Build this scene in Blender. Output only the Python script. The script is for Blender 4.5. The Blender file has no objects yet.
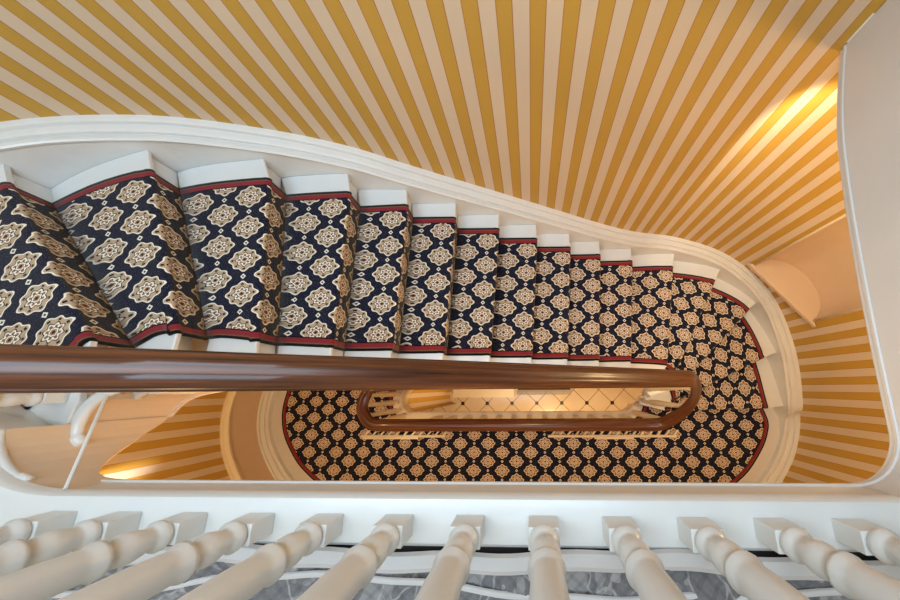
import bpy, bmesh, math, random
from mathutils import Vector, Matrix
from mathutils.geometry import tessellate_polygon
random.seed(4)
PI = math.pi
col = bpy.context.scene.collection
ZC = 5.70                                  # camera height above the tiled ground floor
R = .155                                   # stair rise
def Z(d): return ZC - d
def P(x, y, d): return Vector((x, y, ZC - d))

# ------------------------------------------------------------------ materials
def lin(r, g, b):
    f = lambda c: (c/12.92 if c <= .04045 else ((c+.055)/1.055)**2.4)
    return (f(r/255), f(g/255), f(b/255), 1)
class X:                                    # tiny expression -> node compiler
    def __init__(s, nt, sock): s.nt, s.s = nt, sock
    def op(s, o, *a):
        n = s.nt.nodes.new('ShaderNodeMath'); n.operation = o
        for i, v in enumerate((s,)+a):
            if isinstance(v, X): s.nt.links.new(v.s, n.inputs[i])
            else: n.inputs[i].default_value = v
        return X(s.nt, n.outputs[0])
    def __add__(s, o): return s.op('ADD', o)
    def __radd__(s, o): return s.op('ADD', o)
    def __sub__(s, o): return s.op('SUBTRACT', o)
    def __rsub__(s, o): return (s*-1)+o
    def __mul__(s, o): return s.op('MULTIPLY', o)
    def __rmul__(s, o): return s.op('MULTIPLY', o)
    def __truediv__(s, o): return s.op('DIVIDE', o)
    def lt(s, o): return s.op('LESS_THAN', o)
    def gt(s, o): return s.op('GREATER_THAN', o)
    def abs(s): return s.op('ABSOLUTE')
    def cos(s): return s.op('COSINE')
    def frac(s): return s.op('FRACT')
    def sqrt(s): return s.op('SQRT')
def mat(name, color=(.8,.8,.8,1), rough=.5, coat=0, metal=0):
    m = bpy.data.materials.new(name); m.use_nodes = True
    b = m.node_tree.nodes['Principled BSDF']
    b.inputs['Base Color'].default_value = color; b.inputs['Roughness'].default_value = rough
    b.inputs['Coat Weight'].default_value = coat; b.inputs['Metallic'].default_value = metal
    b.inputs['Coat Roughness'].default_value = .12
    return m, m.node_tree, b
def mix(nt, fac, a, b):
    n = nt.nodes.new('ShaderNodeMix'); n.data_type = 'RGBA'
    if isinstance(fac, X): nt.links.new(fac.s, n.inputs[0])
    else: n.inputs[0].default_value = fac
    for v, i in ((a, 6), (b, 7)):
        if isinstance(v, tuple): n.inputs[i].default_value = v
        else: nt.links.new(v, n.inputs[i])
    return n.outputs[2]
def noise(nt, vec, scale, detail=3, rough=.6):
    n = nt.nodes.new('ShaderNodeTexNoise'); n.inputs['Scale'].default_value = scale
    n.inputs['Detail'].default_value = detail; n.inputs['Roughness'].default_value = rough
    if vec is not None: nt.links.new(vec, n.inputs['Vector'])
    return X(nt, n.outputs[0])
def uvmap(nt, name):
    u = nt.nodes.new('ShaderNodeUVMap'); u.uv_map = name
    s = nt.nodes.new('ShaderNodeSeparateXYZ'); nt.links.new(u.outputs[0], s.inputs[0])
    return X(nt, s.outputs[0]), X(nt, s.outputs[1]), u.outputs[0]
def bump(nt, b, h, strength=.2, dist=.01):
    n = nt.nodes.new('ShaderNodeBump'); n.inputs['Strength'].default_value = strength
    n.inputs['Distance'].default_value = dist
    nt.links.new(h.s, n.inputs['Height']); nt.links.new(n.outputs[0], b.inputs['Normal'])
def objco(nt):
    return nt.nodes.new('ShaderNodeTexCoord').outputs['Object']

def make_carpet(name, pu, pv, mu, mv):
    m, nt, b = mat(name, rough=.95)
    u, v, uvo = uvmap(nt, 'UVMap'); e1, e2, _ = uvmap(nt, 'Edge')
    wob = noise(nt, uvo, 260, 1)
    u = u + (wob-.5)*.0016; v = v + (wob-.5)*.0016
    def loc(off):
        a = u/pu + off; c = v/pv + off
        x = ((a+.5).frac()-.5)*pu; y = ((c+.5).frac()-.5)*pv
        return x/mu, y/mv
    def rr(p): return (p[0]*p[0]+p[1]*p[1]).sqrt()
    A, B = loc(0), loc(.5)
    ra, rb = rr(A), rr(B)
    s = rb.lt(ra)
    x = A[0]*(1-s)+B[0]*s; y = A[1]*(1-s)+B[1]*s
    r = ra.op('MINIMUM', rb)
    th = y.op('ARCTAN2', x)
    c8 = (th*8).cos(); c4 = (th*4).cos()
    q = r/(.92+c4*.05+c8*.075)
    q2 = r/(.93+c4*.03+c8*.12)
    navy = mix(nt, noise(nt, uvo, 900, 1).gt(.62), lin(18,20,38), lin(34,40,72))
    fleck = noise(nt, uvo, 330, 1, .5).gt(.68)
    navy = mix(nt, fleck, navy, lin(128,122,120))
    cream, fill, dark, gold = lin(242,230,210), lin(190,154,112), lin(34,22,24), lin(214,176,130)
    pile = noise(nt, uvo, 500, 2)
    fillv = mix(nt, pile, lin(174,144,112), lin(204,176,146))
    c = navy
    c = mix(nt, q.lt(1.0), c, cream)
    c = mix(nt, q.lt(.915), c, fillv)
    dots = ((q-.76).abs()).lt(.07)*(((th*8).cos()).gt(.62))
    c = mix(nt, dots, c, dark)
    c = mix(nt, q2.lt(.60), c, dark)
    c = mix(nt, q2.lt(.53), c, cream)
    pet = ((q-.36).abs()).lt(.09)*(c8.gt(-.1))
    c = mix(nt, pet, c, lin(150,104,74))
    c = mix(nt, ((q-.30).abs()).lt(.028), c, dark)
    c = mix(nt, q.lt(.19), c, lin(170,120,84))
    c = mix(nt, q.lt(.10), c, dark)
    def dia(o1, o2):
        a = u/pu + o1; d = v/pv + o2
        xx = ((a+.5).frac()-.5).abs()*pu; yy = ((d+.5).frac()-.5).abs()*pv
        return xx+yy
    for o in ((.5, 0), (0, .5)):
        dd = dia(*o)
        c = mix(nt, dd.lt(.0135), c, cream); c = mix(nt, dd.lt(.0065), c, lin(70,72,92))
    e = e1.op('MINIMUM', e2)
    c = mix(nt, e.lt(.047), c, lin(16,13,18))
    c = mix(nt, e.lt(.041), c, lin(138,42,50))
    c = mix(nt, e.lt(.019), c, lin(122,84,62))
    c = mix(nt, e.lt(.013), c, lin(12,11,16))
    nt.links.new(c, b.inputs['Base Color'])
    b.inputs['Sheen Weight'].default_value = .15
    b.inputs['Specular IOR Level'].default_value = .15
    bump(nt, b, noise(nt, uvo, 1100, 2), .35, .004)
    return m
PU, PV = .262, .170
M = {}
M['carpet'] = make_carpet('patterned_carpet', PU, PV, .074, .0595)
M['carpet_flat'] = make_carpet('patterned_carpet_landing', .2845, .166, .069, .056)

def paint(name, c, rough=.35, var=.04, coat=.15):
    m, nt, b = mat(name, c, rough, coat)
    n = noise(nt, objco(nt), 7, 4)
    dk = tuple(v*(1-var*2.2) for v in c[:3])+(1,)
    nt.links.new(mix(nt, n, dk, c), b.inputs['Base Color'])
    bump(nt, b, noise(nt, objco(nt), 60, 3), .06, .004)
    return m
M['white'] = paint('white_gloss_paint', lin(232,231,228), .32)
M['grey_white'] = paint('dull_white_paint', lin(222,218,214), .5, .03, .02)
M['plaster'] = paint('peach_plaster_and_warm_lit_white', lin(226,200,172), .6, .04, 0)  # peach plaster; on the white strings the tint stands for warm light
M['cream'] = paint('cream_paint', lin(238,222,192), .4)
M['ceil'] = paint('ceiling_paint', lin(235,232,226), .8, .02, 0)
# striped wallpaper
m, nt, b = mat('striped_wallpaper', rough=.75)
u, v, uvo = uvmap(nt, 'UVMap')
PER = .117
ph = (u/PER).frac()
fib = noise(nt, uvo, 300, 3)
yel = mix(nt, fib, lin(184,142,52), lin(203,160,70))
lig = mix(nt, fib, lin(206,184,156), lin(220,200,176))
inner = ((ph-.765).abs()).lt(.10)
lig2 = mix(nt, inner*.35, lig, lin(206,176,146))
c = mix(nt, ph.lt(.55), yel, lig2)
c = mix(nt, ((ph-.02).abs()).lt(.018), c, lin(176,118,52))
c = mix(nt, ((ph-.55).abs()).lt(.018), c, lin(184,128,60))
nt.links.new(c, b.inputs['Base Color']); bump(nt, b, fib, .05, .003)
M['paper'] = m
# mahogany
m, nt, b = mat('polished_mahogany', rough=.34, coat=.22)
u, v, uvo = uvmap(nt, 'UVMap')
cmb = nt.nodes.new('ShaderNodeCombineXYZ')
nt.links.new((u*1.6).s, cmb.inputs[0]); nt.links.new((v*60).s, cmb.inputs[1])
g = noise(nt, cmb.outputs[0], 1.3, 6, .65)
g2 = noise(nt, cmb.outputs[0], 4.5, 4, .6)
g = ((g-.5)*2.6+.5).op('MINIMUM', 1.0).op('MAXIMUM', 0.0)
c = mix(nt, g, lin(34,16,10), lin(132,74,40))
c = mix(nt, g2*.6, c, lin(52,27,18))
nt.links.new(c, b.inputs['Base Color']); b.inputs['Specular IOR Level'].default_value = .35; M['wood'] = m
# floor tiles: octagons with small dark insets
m, nt, b = mat('cream_octagon_tiles', rough=.18, coat=.3)
tc = objco(nt); s = nt.nodes.new('ShaderNodeSeparateXYZ'); nt.links.new(tc, s.inputs[0])
TP = .415
tx = ((X(nt, s.outputs[0])-.0915+.5*TP)/TP).frac()-.5; ty = ((X(nt, s.outputs[1])+.243+.5*TP)/TP).frac()-.5
ax, ay = tx.abs(), ty.abs()
sq = ax.op('MAXIMUM', ay)
c = mix(nt, noise(nt, tc, 3, 4), lin(206,186,158), lin(228,212,188))
line = ((ax-ay).abs()).lt(.014)
c = mix(nt, line*sq.gt(.06), c, lin(110,80,56))
c = mix(nt, sq.lt(.068), c, lin(40,28,26))
nt.links.new(c, b.inputs['Base Color']); M['tile'] = m
# grey lace
m, nt, b = mat('grey_lace_net', rough=.9)
tc = objco(nt)
w = nt.nodes.new('ShaderNodeTexVoronoi'); w.inputs['Scale'].default_value = 9; w.feature = 'DISTANCE_TO_EDGE'; w.inputs['Randomness'].default_value = 1
mp = nt.nodes.new('ShaderNodeMapping'); nt.links.new(tc, mp.inputs[0])
nd = nt.nodes.new('ShaderNodeTexNoise'); nd.inputs['Scale'].default_value = 8; nt.links.new(tc, nd.inputs[0])
va = nt.nodes.new('ShaderNodeVectorMath'); va.operation = 'MULTIPLY_ADD'; nt.links.new(nd.outputs[1], va.inputs[0]); va.inputs[1].default_value = (.25,.25,.25); nt.links.new(tc, va.inputs[2])
nt.links.new(va.outputs[0], w.inputs['Vector'])
petal = noise(nt, va.outputs[0], 11, 2).gt(.53)
c = mix(nt, noise(nt, tc, 160, 2), lin(108,106,108), lin(140,137,138))
c = mix(nt, petal*.55, c, lin(176,172,170))
c = mix(nt, X(nt, w.outputs[0]).lt(.03)*.6, c, lin(190,186,184))
sp = nt.nodes.new('ShaderNodeSeparateXYZ'); nt.links.new(tc, sp.inputs[0])
def net(k):
    a = ((X(nt, sp.outputs[0])+X(nt, sp.outputs[1])*k)*170).op('SINE'); return a.gt(.5)
c = mix(nt, net(1)*.22, c, lin(70,68,72)); c = mix(nt, net(-1)*.22, c, lin(70,68,72))
nt.links.new(c, b.inputs['Base Color']); M['lace'] = m
M['hem'] = paint('white_cotton_hem', lin(226,222,220), .9, .08, 0)
M['dark'] = mat('dark_weave_and_gap_shade', lin(40,28,26), .8)[0]  # rug pile, also the painted shade of the gap behind the curb
M['rug_grey'] = paint('grey_wool', lin(176,170,166), .95, .1, 0)

# ------------------------------------------------------------------ mesh helpers
def link(name, verts, faces, m, parent=None, uv=None, edge=None, smooth=False):
    me = bpy.data.meshes.new(name); me.from_pydata([tuple(v) for v in verts], [], faces)
    if uv:
        l = me.uv_layers.new(name='UVMap')
        for lp in me.loops: l.data[lp.index].uv = uv[lp.vertex_index]
    if edge:
        l = me.uv_layers.new(name='Edge')
        for lp in me.loops: l.data[lp.index].uv = edge[lp.vertex_index]
    if smooth: me.polygons.foreach_set('use_smooth', [True]*len(me.polygons))
    me.materials.append(M[m] if isinstance(m, str) else m)
    me.update(); me.validate()
    o = bpy.data.objects.new(name, me); col.objects.link(o)
    if parent: o.parent = parent
    return o
def fixn(o):
    bm = bmesh.new(); bm.from_mesh(o.data); bmesh.ops.recalc_face_normals(bm, faces=bm.faces); bm.to_mesh(o.data); bm.free(); return o
def autosmooth(o, deg=40):
    bm = bmesh.new(); bm.from_mesh(o.data)
    for f in bm.faces: f.smooth = True
    for e in bm.edges:
        if len(e.link_faces) == 2 and e.calc_face_angle(0) > math.radians(deg): e.smooth = False
    bm.to_mesh(o.data); bm.free(); return o
def bev(o, w=.003, n=2):
    md = o.modifiers.new('bevel', 'BEVEL'); md.width = w; md.segments = n; md.limit_method = 'ANGLE'; return o
def tag(o, label=None, cat=None, group=None, kind=None):
    if label: o['label'] = label
    if cat: o['category'] = cat
    if group: o['group'] = group
    if kind: o['kind'] = kind
    return o
def empty(name, loc, label=None, cat=None, group=None, kind=None):
    o = bpy.data.objects.new(name, None); col.objects.link(o); o.location = loc; o.empty_display_size = .1
    bpy.context.view_layer.update()
    return tag(o, label, cat, group, kind)
def adopt(child, parent):                 # parent but keep the world place (parents are never rotated)
    child.parent = parent; child.location = Vector(child.location) - Vector(parent.location); return child
def cr(pts, t):                            # Catmull-Rom, t in [0, n-1]
    n = len(pts); i = max(0, min(n-2, int(math.floor(t)))); f = t-i
    p1, p2 = Vector(pts[i]), Vector(pts[i+1])
    p0 = Vector(pts[i-1]) if i > 0 else p1*2-p2
    p3 = Vector(pts[i+2]) if i+2 < n else p2*2-p1
    return .5*((2*p1)+(p2-p0)*f+(2*p0-5*p1+4*p2-p3)*f*f+(3*p1-p0-3*p2+p3)*f**3)
def sweep(name, path, prof, m, parent=None, closed_prof=True, caps=True, smooth=True, lat=None):
    """path: 3D points; profile (offset sideways, height): sideways is horizontal, left of travel"""
    n = len(path); V, F, UV = [], [], []; s = 0; k = len(prof)
    per = [0]
    for i in range(1, k+1): per.append(per[-1]+(Vector(prof[i % k])-Vector(prof[i-1])).length)
    rings = k+1 if closed_prof else k
    for i, p in enumerate(path):
        a, c = path[max(0, i-1)], path[min(n-1, i+1)]
        t = (Vector(c)-Vector(a)); h = Vector((t.x, t.y, 0))
        side = Vector((-h.y, h.x, 0)).normalized() if lat is None else Vector(lat[i])
        up = Vector((0, 0, 1))
        if i: s += (Vector(p)-Vector(path[i-1])).length
        for j in range(rings):
            o, hh = prof[j % k]
            V.append(Vector(p)+side*o+up*hh); UV.append((s, per[j]))
    for i in range(n-1):
        for j in range(rings-1):
            a = i*rings+j; F.append((a, a+rings, a+rings+1, a+1))
    if caps and closed_prof:
        F.append(tuple(range(k))); F.append(tuple((n-1)*rings+j for j in range(k))[::-1])
    o = link(name, V, F, m, parent, uv=UV, smooth=smooth)
    if smooth: autosmooth(o, 32)
    return o
def box(name, x0, x1, y0, y1, z0, z1, m, parent=None, b=.003):
    V = [(x, y, z) for z in (z0, z1) for y in (y0, y1) for x in (x0, x1)]
    F = [(0,2,3,1), (4,5,7,6), (0,1,5,4), (2,6,7,3), (0,4,6,2), (1,3,7,5)]
    o = link(name, V, F, m, parent); return bev(o, b) if b else o
def prism(name, poly, z0, z1, m, parent=None, uv=False):
    n = len(poly); V = [(x, y, z1) for x, y in poly]+[(x, y, z0) for x, y in poly]
    tr = tessellate_polygon([[Vector((x, y, 0)) for x, y in poly]])
    F = [tuple(t) for t in tr]+[tuple(i+n for i in t[::-1]) for t in tr]
    F += [(i, (i+1) % n, (i+1) % n+n, i+n) for i in range(n)]
    return fixn(link(name, V, F, m, parent, uv=[(v[0], v[1]) for v in V]))
def lathe_data(prof, seg=16, twist=None):
    V, F = [], []
    for i, (r, z) in enumerate(prof):
        for j in range(seg):
            a = 2*PI*j/seg; V.append((r*math.cos(a), r*math.sin(a), z))
    for i in range(len(prof)-1):
        for j in range(seg):
            a, b2 = i*seg+j, i*seg+(j+1) % seg; F.append((a, b2, b2+seg, a+seg))
    F.append(tuple(range(seg))[::-1]); F.append(tuple((len(prof)-1)*seg+j for j in range(seg)))
    return V, F

# ------------------------------------------------------------------ the stair's plan (nosing k = -3 .. 13, landing below 13)
K0, K1 = -3, 13
def dk(k): return 1.52+R*(k-1)
D_UP = .90; D_MID = dk(14); D_GR = ZC
So = [(-2.60,.50),(-2.188,.927),(-1.791,1.107),(-1.36,1.160),(-.999,1.170),(-.721,1.160),(-.455,1.155),(-.191,1.152),(.066,1.15),(.322,1.148),(.582,1.145),(.883,1.147),(1.315,1.150),(1.774,1.041),(2.14,.756),(2.34,.302),(2.41,-.19)]
Co = [(-2.50,.42),(-2.13,.835),(-1.741,.995),(-1.304,1.04),(-.97,1.05),(-.706,1.055),(-.454,1.050),(-.192,1.045),(.067,1.040),(.324,1.035),(.581,1.033),(.881,1.033),(1.282,1.030),(1.714,.94),(2.071,.70),(2.22,.262),(2.262,-.205)]
Ci = [(-1.66,-.06),(-1.53,.174),(-1.396,.222),(-1.194,.207),(-.951,.194),(-.723,.193),(-.488,.193),(-.24,.192),(.013,.190),(.262,.190),(.51,.190),(.786,.190)]
Si = []
CXL, CXR, CY, RW = -1.25, .93, -.12, .14       # the well: two half circles joined by straights
def pol(cx, r, deg): return (cx+r*math.cos(math.radians(deg)), CY+r*math.sin(math.radians(deg)))
Si += [(-1.52,-.105),(-1.50,-.03),(-1.40,.006)]
for x in (-1.18, -.948, -.723, -.488, -.24, .013, .262, .51, .77): Si.append((x, CY+RW))
for a in (67, 42, 18, -5, -20):
    Ci.append(pol(1.0, .31, a)); Si.append(pol(CXR, RW, a))
def at(L, t): return cr([(p[0], p[1], 0) for p in L], t-K0).xy

def step_frame(k):
    a, b2 = Vector(Co[k-K0]), Vector(Ci[k-K0]); ln = (b2-a).normalized()
    nn = Vector((-ln.y, ln.x))
    if nn.dot(at(So, min(k+.5, 13))-at(So, k-.5 if k > K0 else k)) < 0: nn = -nn
    return a, ln, nn

stair = empty('staircase', P(0, .6, 5.7), 'white painted winding staircase under a patterned runner, curving along the striped wall', 'staircase')
PO = Vector(stair.location)
def loc(o, parent=stair):                   # meshes were built in world space: shift them under the Empty
    o.parent = parent; o.matrix_parent_inverse = Matrix.Translation(-Vector(parent.location)); return o

# treads and risers of white wood
def board(k, lower=None):
    d = dk(k); a, ln, nn = step_frame(k)
    th = .028
    N = 8
    # overhang of the nosing and stop at riser behind
    V, F = [], []
    for i in range(N+1):
        t = k-1+i/N
        row = [at(So, t), at(Co, t), at(Ci, t), at(Si, t)]
        if i == 0: _, _, n0 = step_frame(k-1); row = [q-n0*.03 for q in row]
        if i == N: row = [q-nn*.006 for q in row]
        for z in (Z(d)-.006, Z(d)-th): V += [(q.x, q.y, z) for q in row]
    for i in range(N):
        p, q = i*8, i*8+8
        for j in range(3): F += [(p+j, p+j+1, q+j+1, q+j), (p+4+j, q+4+j, q+5+j, p+5+j)]
        F += [(p+3, p+7, q+7, q+3), (p, q, q+4, p+4)]
    for p in (0, N*8):
        for j in range(3): F.append((p+j, p+4+j, p+5+j, p+1+j))
    o = fixn(link('tread', V, F, 'white')); bev(o, .006, 3); loc(o)
    so, si = Vector(So[k-K0])-nn*.03, Vector(Si[k-K0])-nn*.03
    dn = dk(k+1)
    V = []
    for pnt in (so, si, si-nn*.02, so-nn*.02):
        V += [(pnt.x, pnt.y, Z(d)-th), (pnt.x, pnt.y, Z(dn)-.01)]
    F = [(0, 2, 3, 1), (2, 4, 5, 3), (4, 6, 7, 5), (6, 0, 1, 7), (0, 6, 4, 2), (1, 3, 5, 7)]
    loc(fixn(link('riser', V, F, 'white')))
for k in range(-2, 14): board(k)
# riser under the top landing's edge
a, ln, nn = step_frame(-3)
so, si = Vector(So[0])-nn*.03, Vector(Si[0])-nn*.03
V = []
for pnt in (so, si, si-nn*.02, so-nn*.02): V += [(pnt.x, pnt.y, Z(.94)), (pnt.x, pnt.y, Z(dk(-2))-.01)]
loc(fixn(link('riser', V, [(0,2,3,1),(2,4,5,3),(4,6,7,5),(6,0,1,7),(0,6,4,2),(1,3,5,7)], 'white')))

# soffit (plaster underside) and the inner string that faces the well
V, F = [], []
def sof(t):
    L = (.46,.36,.26,.20)
    q = t-K0
    if q >= 3: return .20
    i = int(q); return L[i]+(L[i+1]-L[i])*(q-i)
ts = [K0+i/6 for i in range((K1-K0)*6+1)]
for t in ts:
    so, si = at(So, t), at(Si, t); d = dk(t)+sof(t)
    for q in (0, .5, 1): p = so.lerp(si, q); V.append((p.x, p.y, Z(d)))
for i in range(len(ts)-1):
    for j in range(2): a0 = i*3+j; F.append((a0, a0+1, a0+4, a0+3))
loc(link('soffit', V, F, 'plaster', smooth=True))
V, F = [], []
def wellpt(t):
    p = at(Si, t); return p
for k in range(K0+1, K1+1):
    for i in range(6):
        quad = []
        for t in (k-1+i/6, k-1+(i+1)/6):
            p = wellpt(t); q = at(So, t); w = (q-p).normalized()*.025
            for pp in (p, p+w): quad += [Vector((pp.x, pp.y, Z(dk(k))-.03)), Vector((pp.x, pp.y, Z(dk(t)+sof(t)+.015)))]
        b0 = len(V); V += quad
        F += [(b0, b0+1, b0+5, b0+4), (b0+2, b0+6, b0+7, b0+3), (b0, b0+4, b0+6, b0+2), (b0+1, b0+3, b0+7, b0+5)]
        if i == 0: F.append((b0, b0+2, b0+3, b0+1))
        if i == 5: F.append((b0+4, b0+5, b0+7, b0+6))
loc(link('inner_string', V, F, 'plaster'))  # white string, with the warm light on it put into its peach colour
# bead along the lower edge of the inner string
pth = [P(*wellpt(t), dk(t)+sof(t)+.012) for t in ts]
loc(sweep('string_bead', pth, [(.012*math.cos(a*PI/4), .012*math.sin(a*PI/4)) for a in range(8)], 'plaster'))

# scrolled brackets under the tread ends (raised C-scrolls on the string)
def bracket(k):
    V = []; pts = []
    d = dk(k)
    # a path on the string face, (t offset, drop)
    base = [(-.5, .03), (-.45, .028), (-.2, .035), (-.04, .06), (-.02, .105), (-.14, .14), (-.27, .125), (-.28, .09), (-.2, .08)]
    n = 26; path = []
    for i in range(n+1):
        q = cr([(a, b2, 0) for a, b2 in base], i/n*(len(base)-1))
        p = wellpt(k+q.x); path.append((P(p.x, p.y, d+q.y), at(So, min(k+q.x, 13))))
    V, F = [], []
    seg = 8
    for i, (p, so) in enumerate(path):
        t = (path[min(n, i+1)][0]-path[max(0, i-1)][0]).normalized()
        outw = (Vector((p.x, p.y, 0))-Vector((so.x, so.y, 0))).normalized()
        sd = t.cross(outw).normalized(); r = .006+.012*math.sin(PI*min(1, i/n*1.15+.12))**.8
        for j in range(seg):
            a = 2*PI*j/seg; V.append(p+outw*(.55*r*math.cos(a))+sd*(r*math.sin(a)))
    for i in range(n):
        for j in range(seg):
            a0, b0 = i*seg+j, i*seg+(j+1) % seg; F.append((a0, b0, b0+seg, a0+seg))
    F += [tuple(range(seg))[::-1], tuple(n*seg+j for j in range(seg))]
    loc(link('scroll_bracket', V, F, 'white', smooth=True))
for k in range(-1, 14): bracket(k)
def scroll(pts, r0):
    n = 24; V, F = [], []
    ps = [cr(pts, i/n*(len(pts)-1)) for i in range(n+1)]
    for i, p in enumerate(ps):
        t = (ps[min(n, i+1)]-ps[max(0, i-1)]).normalized(); sd = Vector((-t.y, t.x, 0)).normalized(); up = t.cross(sd)
        r = r0*(.75+.35*math.sin(PI*i/n)+(.25 if i > n*.8 else 0))
        for j in range(10):
            a = 2*PI*j/10; V.append(P(p.x, p.y, p.z)+sd*(r*math.cos(a))+Vector((0, 0, 1))*(r*.8*math.sin(a)))
    for i in range(n):
        for j in range(10): a0, b0 = i*10+j, i*10+(j+1) % 10; F.append((a0, b0, b0+10, a0+10))
    F += [tuple(range(10))[::-1], tuple(n*10+j for j in range(10))]
    loc(link('scroll_bracket', V, F, 'white', smooth=True))
scroll([(-1.39,.008,1.075),(-1.45,-.012,1.08),(-1.495,-.05,1.085),(-1.512,-.10,1.085),(-1.505,-.145,1.085),(-1.485,-.172,1.09)], .019)
scroll([(-1.525,-.105,.925),(-1.512,-.155,.925),(-1.48,-.195,.925),(-1.43,-.228,.925),(-1.385,-.243,.93)], .017)

# wall side string and moulded cap: runs down the flight, round the right end, along the mid landing and round its left end
low = [(2.445,-.32),(2.42,-.46),(2.31,-.66),(2.07,-.92),(1.70,-1.12),(1.2,-1.22),(.3,-1.25),(-.6,-1.25),(-1.4,-1.23),(-1.85,-1.16),(-2.12,-1.06),(-2.36,-.90),(-2.52,-.75),(-2.69,-.5),(-2.76,-.24),(-2.74,.02),(-2.68,.3),(-2.5,.62),(-2.19,.93),(-1.79,1.107),(-1.36,1.16)]
left_up = [(-2.36,-.88),(-2.52,-.75),(-2.69,-.5),(-2.76,-.24),(-2.74,.02),(-2.69,.27)]
def dense(L, n=8):
    out = []
    pts = [(a, b2, 0) for a, b2 in L]
    for i in range((len(pts)-1)*n+1): out.append(cr(pts, i/n).xy)
    return out
path2 = []
for i in range(len(left_up)*1): pass
full = left_up+So+low
fd = [D_UP]*len(left_up)+[D_UP]+[dk(k) for k in range(-2, 14)]+[3.50]+[D_MID]*(len(low)-1)
fl = [(a, b2, c) for (a, b2), c in zip(full, fd)]
pathS = [cr(fl, i/8) for i in range((len(fl)-1)*8+1)]
pathS = [Vector((p.x, p.y, min(D_MID, p.z))) for p in pathS]
lats = []
for i, p in enumerate(pathS):
    t = pathS[min(len(pathS)-1, i+1)]-pathS[max(0, i-1)]
    lats.append(Vector((-t.y, t.x, 0)).normalized())          # left of travel = outward (path runs clockwise from above)
OFF = .11
path3 = [P(p.x, p.y, p.z) for p in pathS]
mid = lambda i: path3[i]
i0 = 8*len(left_up)                     # index of So[0]
# string board: from below the tread up to the cap
V, F = [], []
for i, p in enumerate(path3):
    l = lats[i]
    for o, h in ((0, .045), (0, -.30), (OFF, -.30), (OFF, .045)): V.append(p+l*o+Vector((0, 0, h)))
for i in range(len(path3)-1):
    for j in range(4): a0 = i*4+j; b0 = i*4+(j+1) % 4; F.append((a0, b0, b0+4, a0+4))
loc(link('wall_string', V, F, 'white', smooth=False))
cap = [(-.006,.050),(-.008,.058),(-.002,.064),(.014,.066),(.022,.062),(.024,.056),(.030,.056),(.032,.070),(.040,.074),(.064,.076),(.068,.068),(.074,.068),(.077,.084),(.090,.089),(OFF+.006,.089),(OFF+.006,.035),(-.004,.045)]
loc(sweep('string_moulding', path3, cap, 'white', lat=lats))

# ------------------------------------------------------------------ walls: one oval, vertical, striped paper
oval = left_up[:0]+So[1:]+low[:-1]         # closed: starts (-2.188,.927) ... ends (-1.79,1.107) duplicates trimmed
oval = So[1:]+low[:18]                      # back from T-2 round to (-2.5,.62)
ov = []
n = len(oval)
for i in range(n):
    p0, p1, p2, p3 = [Vector(oval[(i+j-1) % n]) for j in range(4)]
    for q in range(10):
        f = q/10
        ov.append(.5*((2*p1)+(p2-p0)*f+(2*p0-5*p1+4*p2-p3)*f*f+(3*p1-p0-3*p2+p3)*f**3))
def offset_loop(L, o):
    out = []; n = len(L)
    for i, p in enumerate(L):
        t = L[(i+1) % n]-L[i-1]; out.append(p+Vector((-t.y, t.x)).normalized()*o)
    return out
wl = offset_loop(ov, OFF)
arc = [0]
for i in range(1, len(wl)+1): arc.append(arc[-1]+(wl[i % len(wl)]-wl[i-1]).length)
PERN = arc[-1]/round(arc[-1]/PER)
arc = [a*PER/PERN for a in arc]
ref = min(range(1, len(wl)), key=lambda i: (wl[i]-Vector((.0217, 1.26))).length)
STR_SHIFT = -(arc[ref]+(.0217-wl[ref].x)*PER/PERN) + .55*PER + PER*40
nw = len(wl)
# niche in the bend of the wall
def ray_hit(slope):
    best = None
    for i in range(nw):
        p = wl[i]
        if p.x > 1 and p.y > 0:
            e = abs(p.y/p.x-slope)
            if best is None or e < best[0]: best = (e, i)
    return best[1]
iA, iB = ray_hit(.520), ray_hit(.235)
iA, iB = min(iA, iB), max(iA, iB)
N_TOP, N_BOT = 1.55, 2.80
rows = [ZC-0, 4.8, 4.0, 3.4, 3.03, N_BOT, 2.4, 2.0, N_TOP, 1.2, .9, .5, 0, -.6, -1.3]
V, F, UV = [], [], []
for i in range(nw+1):
    p = wl[i % nw]
    for d in rows: V.append((p.x, p.y, Z(d))); UV.append((arc[i]+STR_SHIFT, Z(d)))
nr = len(rows)
for i in range(nw):
    for j in range(nr-1):
        if iA <= i < iB and rows[j] <= N_BOT+1e-6 and rows[j+1] >= N_TOP-1e-6: continue
        a0 = i*nr+j; F.append((a0, a0+1, a0+nr+1, a0+nr))
wall = link('wall_back', V, F, 'paper', uv=UV, smooth=True); tag(wall, kind='structure')
# niche lining
pa, pb = wl[iA], wl[iB]; ch = pb-pa; mc = (pa+pb)/2; outw = Vector((-ch.y, ch.x)).normalized()
if outw.dot(mc) < 0: outw = -outw
hw = ch.length/2; cdir = ch.normalized(); ND = .26
def nich(th): return mc-cdir*hw*math.cos(th)+outw*ND*math.sin(th)
V, F = [], []
NS = 24; lev = [N_BOT+.01, 2.4, 2.0, N_TOP]
for i in range(NS+1):
    p = nich(PI*i/NS)
    for d in lev: V.append((p.x, p.y, Z(d)))
L = len(lev)
for i in range(NS):
    for j in range(L-1): a0 = i*L+j; F.append((a0, a0+1, a0+L+1, a0+L))
b0 = len(V)                                # half dome
for q in range(1, 6):
    for i in range(NS+1):
        p = nich(PI*i/NS); p = mc.lerp(p, math.cos(q/6*PI/2)); V.append((p.x, p.y, Z(N_TOP)+.26*math.sin(q/6*PI/2)))
rowi = lambda q, i: (i*L+L-1) if q == 0 else b0+(q-1)*(NS+1)+i
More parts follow.
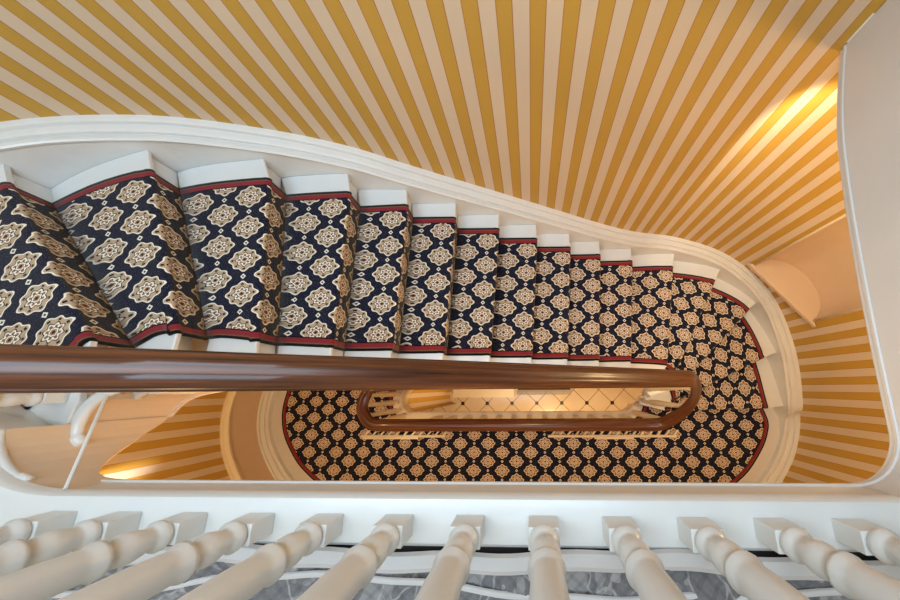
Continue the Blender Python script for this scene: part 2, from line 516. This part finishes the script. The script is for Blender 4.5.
for q in range(5):
    for i in range(NS): F.append((rowi(q, i), rowi(q, i+1), rowi(q+1, i+1), rowi(q+1, i)))
V.append((mc.x, mc.y, Z(N_TOP)+.26))
for i in range(NS): F.append((rowi(5, i), rowi(5, i+1), len(V)-1))
tag(link('wall_niche', V, F, 'plaster', smooth=True), kind='structure')
poly = [tuple(mc-cdir*(hw+.05)-outw*.035), ] + [tuple(nich(PI*i/NS)) for i in range(NS+1)] + [tuple(mc+cdir*(hw+.05)-outw*.035)]
pf = [tuple(mc+cdir*(hw+.05)*(1-2*i/10)-outw*(.035+.0*math.sin(PI*i/10))) for i in range(1, 10)]
sill = prism('niche_sill', poly+pf, Z(N_BOT)-.02, Z(N_BOT)+.012, 'plaster')
tag(sill, 'peach half-round sill set in the wall niche beside the bend of the stairs', 'sill'); bev(sill, .005)
for pnt in (pa, pb):
    q = pnt-outw*.004
    V, F = lathe_data([(.009, Z(N_BOT)), (.009, Z(N_TOP))], 10)
    V = [(x+q.x, y+q.y, z) for x, y, z in V]
    tag(link('trim_1' if pnt is pa else 'trim_2', V, F, 'cream', smooth=True), kind='structure')

# plaster dado with its rail on the rounded left end below
iD = [i for i, p in enumerate(ov) if p.x < -1.9 and p.y < .3]
dl = offset_loop(ov, OFF-.02)
pth = [P(dl[i].x, dl[i].y, 3.30) for i in iD]
tag(sweep('trim_3', pth, [(0,-.20),(0,.225),(.018,.225),(.018,-.20)], 'plaster'), kind='structure')
pth = [P(dl[i].x, dl[i].y, 3.08) for i in iD]
tag(sweep('trim_4', pth, [(-.03,-.02),(-.032,.0),(-.02,.012),(-.008,.016),(0,.03),(.018,.032),(.018,-.02)], 'cream'), kind='structure')

# ------------------------------------------------------------------ runner carpets
def runner(name, ks, top_start=None):
    V, F, UV, ED = [], [], [], []
    cols = [0, .012, .045, .25, .5, .75, -.045, -.012, -0.0]
    def add_row(t, k, du, dz, fwd):
        """one row across the runner at stair parameter t in the frame of step k"""
        a, ln, nn = step_frame(k)
        o, i2 = at(Co, t), at(Ci, t); W = (i2-o).length
        for ci, c in enumerate(cols):
            if ci < 3: w = c
            elif ci < 6: w = .045+(W-.09)*c
            else: w = W+c
            p = o.lerp(i2, w/W)+nn*fwd
            V.append((p.x, p.y, Z(dk(k)+dz)+.004))
            U = -((p-nn*fwd-a).dot(nn)) if du is None else du
            UV.append((U-{-2:.085,-1:.085,0:.086,1:.086,2:.081,3:.077,4:.073,5:.068}.get(k,.062), (p-a).dot(ln)-.045-.055)); ED.append((w, W-w))
    nc = len(cols)
    rowstart = []
    for k in ks:
        rs = []
        N = 6
        for i in range(N+1):                                  # flat of the tread, from the riser behind to the nosing
            t = k-1+i/N
            if i == 0:
                _, _, n0 = step_frame(k-1); f0 = -.012
                a, ln, nn = step_frame(k)
                rs.append(len(V)); add_row(t, k, None, 0, -.034*nn.dot(n0))
            elif i == N:
                for fwd, dz, du in ((-.030,0,.027),(-.016,.001,.015),(-.006,.006,.006),(0,.016,-.004),(-.003,.028,-.014),(-.012,.040,-.028),(-.016,.09,-.075),(-.020,R-.004,-.135)):
                    rs.append(len(V)); add_row(k, k, du, dz, fwd)
            else:
                rs.append(len(V)); add_row(t, k, None, 0, 0)
        for a0, b0 in zip(rs[:-1], rs[1:]):
            for j in range(nc-1): F.append((a0+j, a0+j+1, b0+j+1, b0+j))
    o = link(name, V, F, 'carpet', uv=UV, edge=ED, smooth=True)
    return o
run = runner('stair_runner', range(-2, 14))
md = run.modifiers.new('thick', 'SOLIDIFY'); md.thickness = .007; md.offset = -1
tag(run, 'navy patterned runner with cream medallions and red border, fitted down the winding upper flight', 'carpet')

# carpet of the mid landing
def ring_outer(L, inset):
    d = dense(L, 6); out = []
    for i, p in enumerate(d):
        t = d[min(len(d)-1, i+1)]-d[max(0, i-1)]; out.append(p-Vector((-t.y, t.x)).normalized()*inset)
    return out
lo = [(2.41,-.16)]+low
outer = ring_outer(lo, .108)
inner = []
RI = .215
n = len(outer)
L1 = PI*RI*.5; straight = CXR-CXL; Lend = PI*RI
# inner curve sampled to face the outer one by angle/position
for p in outer:
    if p.x > CXR:
        a = math.atan2(p.y-CY, p.x-CXR); a = max(-PI/2, min(-.2, a)); q = Vector((CXR+RI*math.cos(a), CY+RI*math.sin(a)))
    elif p.x < CXL:
        a = math.atan2(p.y-CY, p.x-CXL)
        q = Vector((CXL+RI*math.cos(a), CY+RI*math.sin(a)))
    else: q = Vector((p.x, CY-RI if p.y < CY else CY+RI))
    inner.append(q)
V, F, UV, ED = [], [], [], []
for o, i2 in zip(outer, inner):
    W = (i2-o).length
    ws = [0, .012, .045, .3, .6, W-.045, W-.012, W] if W > .7 else [0, .012, .045, W*.4, W*.6, W-.045, W-.012, W]
    for w in ws:
        p = o.lerp(i2, w/W); V.append((p.x, p.y, Z(D_MID)+.006)); UV.append((p.x-(-.0155), p.y-(-.62))); ED.append((w, W-w))
for i in range(len(outer)-1):
    for j in range(7): a0 = i*8+j; F.append((a0, a0+1, a0+9, a0+8))
lc = link('landing_carpet', V, F, 'carpet_flat', uv=UV, edge=ED)
md = lc.modifiers.new('thick', 'SOLIDIFY'); md.thickness = .005; md.offset = -1
tag(lc, 'flat patterned carpet with small gold medallions on the lower landing, rounded at both ends', 'carpet')

# ------------------------------------------------------------------ landings
def arcpts(cx, r, a0, a1, n=12): return [pol(cx, r, a0+(a1-a0)*i/n) for i in range(n+1)]
# mid landing slab: from the last winder's nosing round the front to the foot of the left bend
outl = [tuple(p) for p in dense([(2.47,-.20)]+low, 4)]
ib = [i for i, p in enumerate(outl) if p[1] > 0 and p[0] < 0]
outl = [p for p in outl]
inl = arcpts(CXL, RW, 90, 270, 14)+arcpts(CXR, RW, 270, 340, 8)
landing = prism('floor_landing', outl+[(-1.25, 1.16)]+inl, Z(D_MID)-.22, Z(D_MID), 'grey_white')
tag(landing, kind='structure')
# its moulded edge
edge = [P(*p, D_MID) for p in [(-1.25, .02)]+arcpts(CXL, RW, 95, 270, 14)+arcpts(CXR, RW, 270, 338, 8)]
tag(sweep('trim_5', edge, [(0,.012),(-.0,-.235),(.012,-.24),(.014,-.03),(.028,-.02),(.028,.004),(.018,.014),(-.06,.014),(-.06,.008),(0,.008)][::-1], 'cream'), kind='structure')
# upper landing: front strip, right side and the corner of the left bend
wellup = [(-1.36,-.205)]
fl5 = [(-1.52,-.105),(-1.505,-.16),(-1.46,-.205),(-1.39,-.238),(-1.31,-.255),(-1.24,-.26)]
fr = [tuple(cr([(a_, b_, 0) for a_, b_ in fl5], i/2).xy) for i in range(11)][:-1]+[(-1.24,-.26),(-1.1,-.26),(-.6,-.26),(0,-.26),(.5,-.26),(.75,-.26),(.83,-.26),(.86, -.26)]+[(.86+.15*math.cos(math.radians(a)), -.11+.15*math.sin(math.radians(a))) for a in range(-80, 1, 10)]
fr += [(1.018,.0),(1.03,.15),(1.05,.35),(1.08,.6),(1.12,.85),(1.17,1.05),(1.235,1.262)]
i_s = min(range(nw), key=lambda i: (wl[i]-Vector((1.25, 1.26))).length)
i_e = min(range(nw), key=lambda i: (wl[i]-Vector((-2.72, .38))).length)
outer_up = [tuple(wl[i]) for i in range(i_s, i_e+1, 3)]
up = prism('floor', fr+outer_up+[(-2.62,.49),(-2.50,.42),(-1.66,-.06)], Z(D_UP)-.10, Z(D_UP), 'grey_white')
tag(up, kind='structure')
# deep painted fascia of the upper landing
frp = [Vector((*p, 0)) for p in fr]
dns = [cr([(p.x, p.y, 0) for p in frp[9:]], i/5) for i in range((len(frp)-10)*5+1)]
edge = [P(p.x, p.y, D_UP) for p in dns]
bd = [1.37,1.34,1.29,1.24,1.18,1.13,1.085,1.055,1.043,1.04,1.038]
V, F = [], []
fe = fr[:11]
for i, q in enumerate(fe):
    t = Vector(fe[min(10, i+1)])-Vector(fe[max(0, i-1)]); l = Vector((-t.y, t.x)).normalized()
    oo = .006*(1-i/10)+.0004
    for o, d in ((oo, D_UP-.008), (oo, bd[i]), (-.02, bd[i]), (-.02, D_UP-.008)): V.append((q[0]+l.x*o, q[1]+l.y*o, Z(d)))
for i in range(10):
    for j in range(4): a0 = i*4+j; b0 = i*4+(j+1) % 4; F.append((a0, b0, b0+4, a0+4))
tag(link('trim_9', V, F, 'plaster', smooth=False), kind='structure')  # string end, peach in colour to carry the warm light on white
FAS = [(.001,.012),(.001,-.105),(.006,-.108),(.006,-.116),(.000,-.120),(.002,-.132),(-.002,-.138),(-.03,-.138),(-.03,.012)]
rt = [p for p in edge if p.x > .87]
V, F = [], []
for i, p in enumerate(rt):
    t = (rt[min(len(rt)-1, i+1)]-rt[max(0, i-1)]); l = Vector((-t.y, t.x, 0)).normalized()
    q = min(1, i/(len(rt)-1)*2.2); hh = .013+.15*q*q*(3-2*q)
    for o, h in ((.0022, -.103), (.0022, hh), (-.05, hh), (-.05, -.02)): V.append(p+l*o+Vector((0, 0, h)))
for i in range(len(rt)-1):
    for j in range(4): a0 = i*4+j; b0 = i*4+(j+1) % 4; F.append((a0, b0, b0+4, a0+4))
tag(link('trim_10', V, F, 'grey_white'), kind='structure')
tag(sweep('trim_6', edge, FAS, 'grey_white'), kind='structure')
box_c = [(-1.20, -.262), (.90, -.262)]
# curb under the balusters
curb = sweep('trim_7', [P(*q, D_UP) for q in fr[:10]]+[P(-1.24,-.26,D_UP), P(-.4,-.26,D_UP), P(.5,-.26,D_UP), P(.86,-.26,D_UP)], [(.006,-.02),(.006,.008),(0,.018),(-.012,.022),(-.092,.022),(-.10,.014),(-.10,-.02)], 'white')
tag(curb, kind='structure')

# ------------------------------------------------------------------ handrail
RP = [(-.045,.0),(-.048,.010),(-.040,.018),(-.043,.026),(-.040,.036),(-.026,.044),(-.014,.048),(-.009,.0462),(.009,.0462),(.014,.048),(.026,.044),(.040,.036),(.043,.026),(.040,.018),(.048,.010),(.045,.0),(.03,-.016),(-.03,-.016)]
RC = .165
ctl = []
for x, d in ((.84,.10),(.4,.10),(-.2,.10),(-.8,.10),(-1.15,.11)): ctl.append((x, CY-RC-.03*(1 if x > -1 else .5), d))
ctl += [(-1.35,-.28,.13),(-1.5,-.21,.18),(-1.57,-.1,.26),(-1.51,.0,.35),(-1.38,.038,.44)]
for x, d in ((-1.22,.53),(-1.05,.62),(-.88,.71),(-.67,.86),(-.35,1.06),(.08,1.37),(.42,1.62),(.76,1.87),(.92,1.99)): ctl.append((x, CY+RC, d))
for a, d in ((68,2.11),(45,2.21),(20,2.33),(-5,2.46),(-30,2.59),(-55,2.69),(-78,2.75)): ctl.append((*pol(CXR, RC, a), d))
for x in (.8,.4,0,-.4,-.8,-1.15): ctl.append((x, CY-RC, 2.78))
for a in (262,235,205,180,150,120): ctl.append((*pol(CXL, RC, a), 2.79+.04*(262-a)/142))
for i in range(1, 9): ctl.append((-1.25+.36*i, CY+RC, 2.90+.223*i))
rp = [cr(ctl, i/5) for i in range((len(ctl)-1)*5+1)]
rail = sweep('handrail', [P(p.x, p.y, p.z) for p in rp], RP, 'wood')
tag(rail, 'polished mahogany handrail winding down and round the narrow stairwell', 'handrail')
def rail_d(x, y, lvl):                      # height of the rail's underside over a plan point
    best = None
    for p in rp:
        if lvl == 'up' and p.z > 2.72: continue
        if lvl == 'mid' and (p.z < 2.6): continue
        e = (p.x-x)**2+(p.y-y)**2
        if best is None or e < best[0]: best = (e, p.z)
    return best[1]+.014

# ------------------------------------------------------------------ balusters
BL = .07
def baluster_meshes(h, blk=.034, m='white'):
    V = [(x, y, z) for z in (0, BL) for y in (-.022, .022) for x in (-blk, blk)]
    F = [(0,2,3,1), (4,5,7,6), (0,1,5,4), (2,6,7,3), (0,4,6,2), (1,3,7,5)]
    pr = [(.026,BL-.002),(.031,BL+.006),(.032,BL+.016),(.025,BL+.024),(.0215,BL+.031),(.026,BL+.045),(.030,BL+.062),(.0305,BL+.078),(.026,BL+.094),(.0195,BL+.106),(.0215,BL+.110),(.0335,BL+.115),(.0345,BL+.124),(.029,BL+.134),(.029,BL+.15),(.031,BL+.20),(.030,BL+.28),(.026,BL+.38),(.022,h*.78),(.019,h*.86),(.024,h*.875),(.024,h*.89),(.018,h*.90),(.022,h*.95),(.022,h)]
    pr = [p for i, p in enumerate(pr) if i == 0 or p[1] > pr[i-1][1]+1e-4]
    return (V, F), lathe_data(pr, 20)
bal_cache = {}
def baluster(x, y, zb, h, label, group, m='white', small=1.0, rz=0):
    key = (round(h, 2), m, small)
    if key not in bal_cache:
        (V, F), (V2, F2) = baluster_meshes(key[0]/small if small != 1 else key[0])
        s = small
        b1 = bpy.data.meshes.new('square_block'); b1.from_pydata([(a*s, c*s, z*s) for a, c, z in V], [], F); b1.materials.append(M[m])
        b2 = bpy.data.meshes.new('turned_shaft'); b2.from_pydata([(a*s, c*s, z*s) for a, c, z in V2], [], F2); b2.materials.append(M[m])
        b2.polygons.foreach_set('use_smooth', [True]*len(b2.polygons))
        bal_cache[key] = (b1, b2)
    b1, b2 = bal_cache[key]
    e = bpy.data.objects.new('baluster', None); col.objects.link(e); e.location = (x, y, zb); e.rotation_euler = (0, 0, rz); e.empty_display_size = .05
    tag(e, label, 'baluster', group)
    o1 = bpy.data.objects.new('square_block', b1); col.objects.link(o1); o1.parent = e; bev(o1, .002)
    o2 = bpy.data.objects.new('turned_shaft', b2); col.objects.link(o2); o2.parent = e
    return e
ordn = ['first','second','third','fourth','fifth','sixth','seventh','eighth','ninth','tenth','eleventh','twelfth','thirteenth']
for i in range(-7, 6):
    x = .022+.172*i
    if i == 0: lb = 'thick white turned foreground baluster standing nearly upright, right of centre'
    elif i == -7: lb = 'thick white turned foreground baluster at the far left edge of the picture'
    elif i == 5: lb = 'thick white turned foreground baluster at the far right edge of the picture'
    else: lb = 'thick white turned foreground baluster, %s from the left along the upper landing' % ordn[i+7]
    baluster(x, -.313, Z(D_UP)+.022, .74, lb, 'foreground balusters on the upper landing')
for i in range(13):                          # along the mid landing
    x = .90-.1535*i
    baluster(x+.0, CY-RC, Z(D_MID)+.014, D_MID-.014-2.78+.01, 'cream landing baluster under the lower handrail, %s from the right end' % ordn[i], 'balusters along the front of the lower landing', 'cream', .8)
for j, a in enumerate((-50, -5, 45)):
    x, y = pol(CXR, RC, a); dd = [D_MID, dk(12), dk(10)][j]
    baluster(x, y, Z(dd)-.004, dd-rail_d(x, y, 'up')+.01, 'cream baluster on the %s of the right hand stairwell bend' % ['landing edge','middle step','highest step'][j], 'balusters round the right end of the stairwell', 'cream', .8, math.radians(a))
for j, a in enumerate((245, 215, 185, 155, 125)):
    x, y = pol(CXL, RC, a)
    baluster(x, y, Z(D_MID)+.014, D_MID-.014-rail_d(x, y, 'mid')+.01, 'cream baluster in the left end curve of the lower landing rail, %s from the front' % ordn[j], 'balusters round the left end of the lower landing', 'cream', .8, math.radians(a))
q = 0
for k in range(-1, 9):
    xs = [Si[k-K0][0]-.045, Si[k-K0][0]-.16]
    for x in xs:
        if x < -1.2 and k > -1: continue
        y = CY+RC
        if k == -1: continue
        baluster(x, y, Z(dk(k))-.006, dk(k)-rail_d(x, y, 'up')+.012, 'white baluster on the inner end of the upper flight treads, hidden close under the handrail', 'balusters of the upper flight under the handrail', 'white', .62)

baluster(-1.57, -.02, Z(dk(-2))-.006, dk(-2)-.30, 'white turned baluster leaning out of the picture at far left, just under the upper handrail', 'single baluster at the left bend', 'white', .8)
baluster(-1.43, .040, Z(dk(-1))-.006, dk(-1)-.42, 'white turned baluster close under the handrail on the first winder beside the left bend', 'single baluster on the left winder', 'white', .62)
# ------------------------------------------------------------------ lower flight under the upper one, down to the hall
low_st = empty('lower_staircase', P(0, .6, 5.7), 'white painted lower flight running down to the tiled hall beneath the upper flight', 'staircase')
NR = 14
for i in range(NR-1):
    d = D_MID+R*(i+1); x0 = -1.25+.245*i
    loc(box('tread', x0-.02, x0+.26, .02, 1.15, Z(d)-.03, Z(d), 'white', None, .004), low_st)
    loc(box('riser', x0-.02, x0, .03, 1.15, Z(d), Z(d)+R-.03, 'white', None, 0), low_st)
    loc(box('riser', x0-.02, x0, .03, 1.15, Z(d)-R, Z(d)-.03, 'white', None, 0), low_st) if i == NR-2 else None
V = []; 
for y in (.022, .05):
    V += [(-1.3, y, Z(D_MID)-.03), (-1.3, y, Z(D_MID)-.35), (1.93, y, 0), (1.93, y, .12), (-1.0, y, Z(D_MID)-R)]
F = [(0,1,2,3,4), (9,8,7,6,5), (0,5,6,1), (1,6,7,2), (2,7,8,3), (3,8,9,4), (4,9,5,0)]
loc(fixn(link('inner_string', V, F, 'cream')), low_st)
# paper-covered end wall below the landing's left bend
V, F, UV = [], [], []
ap = arcpts(CXL+.0, RW-.02, 90, 270, 20)+[(-.3,-.24)]
s = 0
ap = arcpts(CXL, RW-.015, 90, 268, 20)
for i, p in enumerate(ap):
    if i: s += (Vector(p)-Vector(ap[i-1])).length
    for d in (D_MID+.2, D_GR): V.append((*p, Z(d))); UV.append((s, Z(d)))
for i in range(len(ap)-1): a0 = i*2; F.append((a0, a0+1, a0+3, a0+2))
tag(link('wall_left', V, F, 'paper', uv=UV, smooth=True), kind='structure')

# ------------------------------------------------------------------ ground floor and ceiling
g = prism('floor_hall', [(-3.4,-1.8),(3.1,-1.8),(3.1,1.8),(-3.4,1.8)], -.1, 0, 'tile'); tag(g, kind='structure')
cl = prism('ceiling', [(-3.4,-1.8),(3.1,-1.8),(3.1,1.8),(-3.4,1.8)], Z(-1.3), Z(-1.38), 'ceil'); tag(cl, kind='structure')

# things in the hall, seen down the well
bench = empty('bench', (-.75, .0, 0), 'long low white bench on the tiled hall floor, seen far down the stairwell', 'bench')
for args in (('seat', -1.22, -.27, -.135, .20, .42, .46), ('leg', -.95, -.90, -.12, -.07, 0, .42), ('leg', -.36, -.31, -.12, -.07, 0, .42), ('leg', -.95, -.90, .12, .17, 0, .42), ('leg', -.36, -.31, .12, .17, 0, .42), ('apron', -1.15, -.34, -.10, -.08, .34, .42)):
    loc(box(args[0], *args[1:], 'cream', None, .004), bench)
rug = empty('rug', (.3, .2, 0), 'small dark rug with a grey fringed edge on the tiled hall floor', 'rug')
loc(box('pile', -.22, .66, -.03, .6, .0, .014, 'dark', None, .003), rug)
loc(box('border', -.24, .68, -.062, -.03, .0, .012, 'rug_grey', None, .002), rug)
V, F = [], []
for i in range(60):
    x = -.235+i*.0152; b0 = len(V); y1 = -.105-.012*random.random(); w = .005
    V += [(x-w, -.062, .008), (x+w, -.062, .008), (x+w+.003*random.random(), y1, .004), (x-w, y1, .004), (x-w, -.062, .001), (x+w, -.062, .001), (x+w, y1, .001), (x-w, y1, .001)]
    F += [(b0, b0+3, b0+2, b0+1), (b0+4, b0+5, b0+6, b0+7), (b0, b0+1, b0+5, b0+4), (b0+2, b0+3, b0+7, b0+6), (b0+1, b0+2, b0+6, b0+5), (b0+3, b0, b0+4, b0+7)]
loc(link('fringe', V, F, 'rug_grey'), rug)

# cream slatted strips on the landing carpet just outside the handrail
def strip(x0, x1, label, wide=None):
    e = empty('slatted_gate', ((x0+x1)/2, -.46, Z(D_MID)+.006), label, 'gate', 'folded slatted gates beside the lower rail')
    z = Z(D_MID)+.007
    loc(box('rail', x0, x1, -.478, -.455, z, z+.03, 'cream', None, .003), e)
    a, b2 = wide or (x0+.02, x0+(x1-x0)*.45)
    loc(box('rail', a, b2, -.492, -.470, z+.0, z+.042, 'cream', None, .003), e)
    n = int((x1-x0)/.075)
    for i in range(n):
        xx = x0+.03+(x1-x0-.06)*i/(n-1)
        V = [(xx, -.456, z+.002), (xx+.02, -.456, z+.002), (xx+.06, -.41, z+.002), (xx+.04, -.41, z+.002)]
        V += [(a0, b0, c0+.022) for a0, b0, c0 in V]
        loc(fixn(link('slat', V, [(0,3,2,1), (4,5,6,7), (0,1,5,4), (1,2,6,5), (2,3,7,6), (3,0,4,7)], 'cream')), e)
    return e
strip(-1.75, -.88, 'cream slatted gate lying by the left end of the lower handrail', (-1.72, -1.15))
strip(.16, 1.42, 'long cream slatted gate lying by the right end of the lower handrail', (.62, 1.0))

gap = box('gap_shade_strip', -1.5, .95, -.40, -.350, Z(D_UP)+.0005, Z(D_UP)+.003, 'dark', None, 0); tag(gap, kind='structure')  # flat dark strip painting the shade in the gap between curb and cloth
# lace cloth on the upper landing behind the balusters
V, F = [], []
nx, ny = 90, 30
for j in range(ny+1):
    for i in range(nx+1):
        x = -1.9+3.6*i/nx; y = -.392-.7*j/ny
        hh = .022+.012*math.sin(x*9+math.sin(j*.7)*1.2)*math.cos(j*.5+x*3)+.008*math.sin(x*31+j)+.006*random.random()
        V.append((x, y, Z(D_UP)+max(.004, hh)))
for j in range(ny):
    for i in range(nx): a0 = j*(nx+1)+i; F.append((a0, a0+nx+1, a0+nx+2, a0+1))
cloth = link('lace_cloth', V, F, 'lace', smooth=True)
md = cloth.modifiers.new('t', 'SOLIDIFY'); md.thickness = .002
tag(cloth, 'grey patterned net cloth with white hem, spread behind the foreground balusters', 'cloth')
hp = []
for i in range(120):
    x = -1.9+3.6*i/119; hp.append(Vector((x, -.384+.006*math.sin(x*7)+.003*math.sin(x*23), Z(D_UP)+.024+.004*math.sin(x*11+1))))
hem = sweep('hem', hp, [(.021*math.cos(2*PI*a/10), .016*math.sin(2*PI*a/10)+.003*math.sin(a*2.3)) for a in range(10)], 'hem')
hem.parent = cloth
hp2 = [Vector((p.x, p.y-.05-.02*math.sin(p.x*5+.6), p.z+.006)) for p in hp]
h2 = sweep('fold', hp2, [(.007*math.cos(2*PI*a/8), .006*math.sin(2*PI*a/8)) for a in range(8)], 'hem'); h2.parent = cloth

# thin white rod across the string by the left bend
rod = sweep('rod', [P(-1.44, .012, 1.085), P(-1.238,-.250, 0.905)], [(.005*math.cos(a*PI/4), .005*math.sin(a*PI/4)) for a in range(8)], 'white')
tag(rod, 'thin straight white rod crossing the warm-lit string at the left bend', 'rod')

# ------------------------------------------------------------------ light
def area(name, loc_, rot, sx, sy, e, c):
    l = bpy.data.lights.new(name, 'AREA'); l.shape = 'RECTANGLE'; l.size = sx; l.size_y = sy; l.energy = e; l.color = c
    o = bpy.data.objects.new(name, l); col.objects.link(o); o.location = loc_; o.rotation_euler = rot; return o
def point(name, loc_, e, c, r=.08):
    l = bpy.data.lights.new(name, 'POINT'); l.energy = e; l.color = c; l.shadow_soft_size = r
    o = bpy.data.objects.new(name, l); col.objects.link(o); o.location = loc_; return o
def spot(name, loc_, tgt, e, c, ang, blend=.3, r=.03):
    l = bpy.data.lights.new(name, 'SPOT'); l.energy = e; l.color = c; l.spot_size = math.radians(ang); l.spot_blend = blend; l.shadow_soft_size = r
    o = bpy.data.objects.new(name, l); col.objects.link(o); o.location = loc_
    o.rotation_euler = (Vector(tgt)-Vector(loc_)).to_track_quat('-Z', 'Y').to_euler(); return o
area('skylight', (-.6, 0, Z(-1.25)), (0, 0, 0), 2.4, 1.2, 78, (.62, .82, 1.0))
W1 = (1, .70, .36)
spot('landing_spot', (1.07, 1.05, Z(1.07)), (2.07, 1.06, Z(2.16)), 21, (1, .84, .55), 91, .3, .03)
spot('landing_spot', (-2.35, -.75, Z(1.06)), (-2.84, -.60, Z(2.30)), 520, (1,.97,.93), 9, .1)  # narrow spot added to throw the small white daylight patch on the wall
point('landing_warm_light', (1.75, 0, Z(1.35)), 24, W1, .12)  # unseen warm point added to brighten the whole right side
point('landing_warm_light', (-1.9, -.7, Z(1.6)), 22, W1, .12)
point('landing_warm_light', (0, -.8, Z(1.5)), 22, W1, .12)
point('hall_lamp', (.4, -.7, 1.7), 60, W1, .1)
w = bpy.data.worlds.new('world'); bpy.context.scene.world = w; w.use_nodes = True
w.node_tree.nodes['Background'].inputs[0].default_value = (.8,.85,1,1); w.node_tree.nodes['Background'].inputs[1].default_value = .3

# ------------------------------------------------------------------ camera
f = 325.; PX, PY = 515., 300.
n_ = Vector((531-PX, 388-PY, f)).normalized()
x_ = Vector((1, 0, 0)); x_ = (x_-n_*x_.dot(n_)).normalized(); y_ = x_.cross(n_)
if y_[1] > 0: y_ = -y_
c, s = math.cos(.007), math.sin(.007); xx, yy = x_*c+y_*s, x_*-s+y_*c
right = Vector((xx[0], yy[0], -n_[0])); down = Vector((xx[1], yy[1], -n_[1])); fwd = Vector((xx[2], yy[2], -n_[2]))
cam = bpy.data.cameras.new('camera'); co = bpy.data.objects.new('camera', cam); col.objects.link(co)
m3 = Matrix((right, -down, -fwd)).transposed()
co.matrix_world = Matrix.Translation((0, 0, ZC)) @ m3.to_4x4()
cam.sensor_width = 36; cam.lens = f*36/900; cam.shift_x = -(PX-450)/900; cam.clip_start = .02
sc = bpy.context.scene; sc.camera = co
sc.view_settings.view_transform = 'Standard'; sc.view_settings.look = 'None'; sc.view_settings.exposure = .05; sc.view_settings.gamma = 1
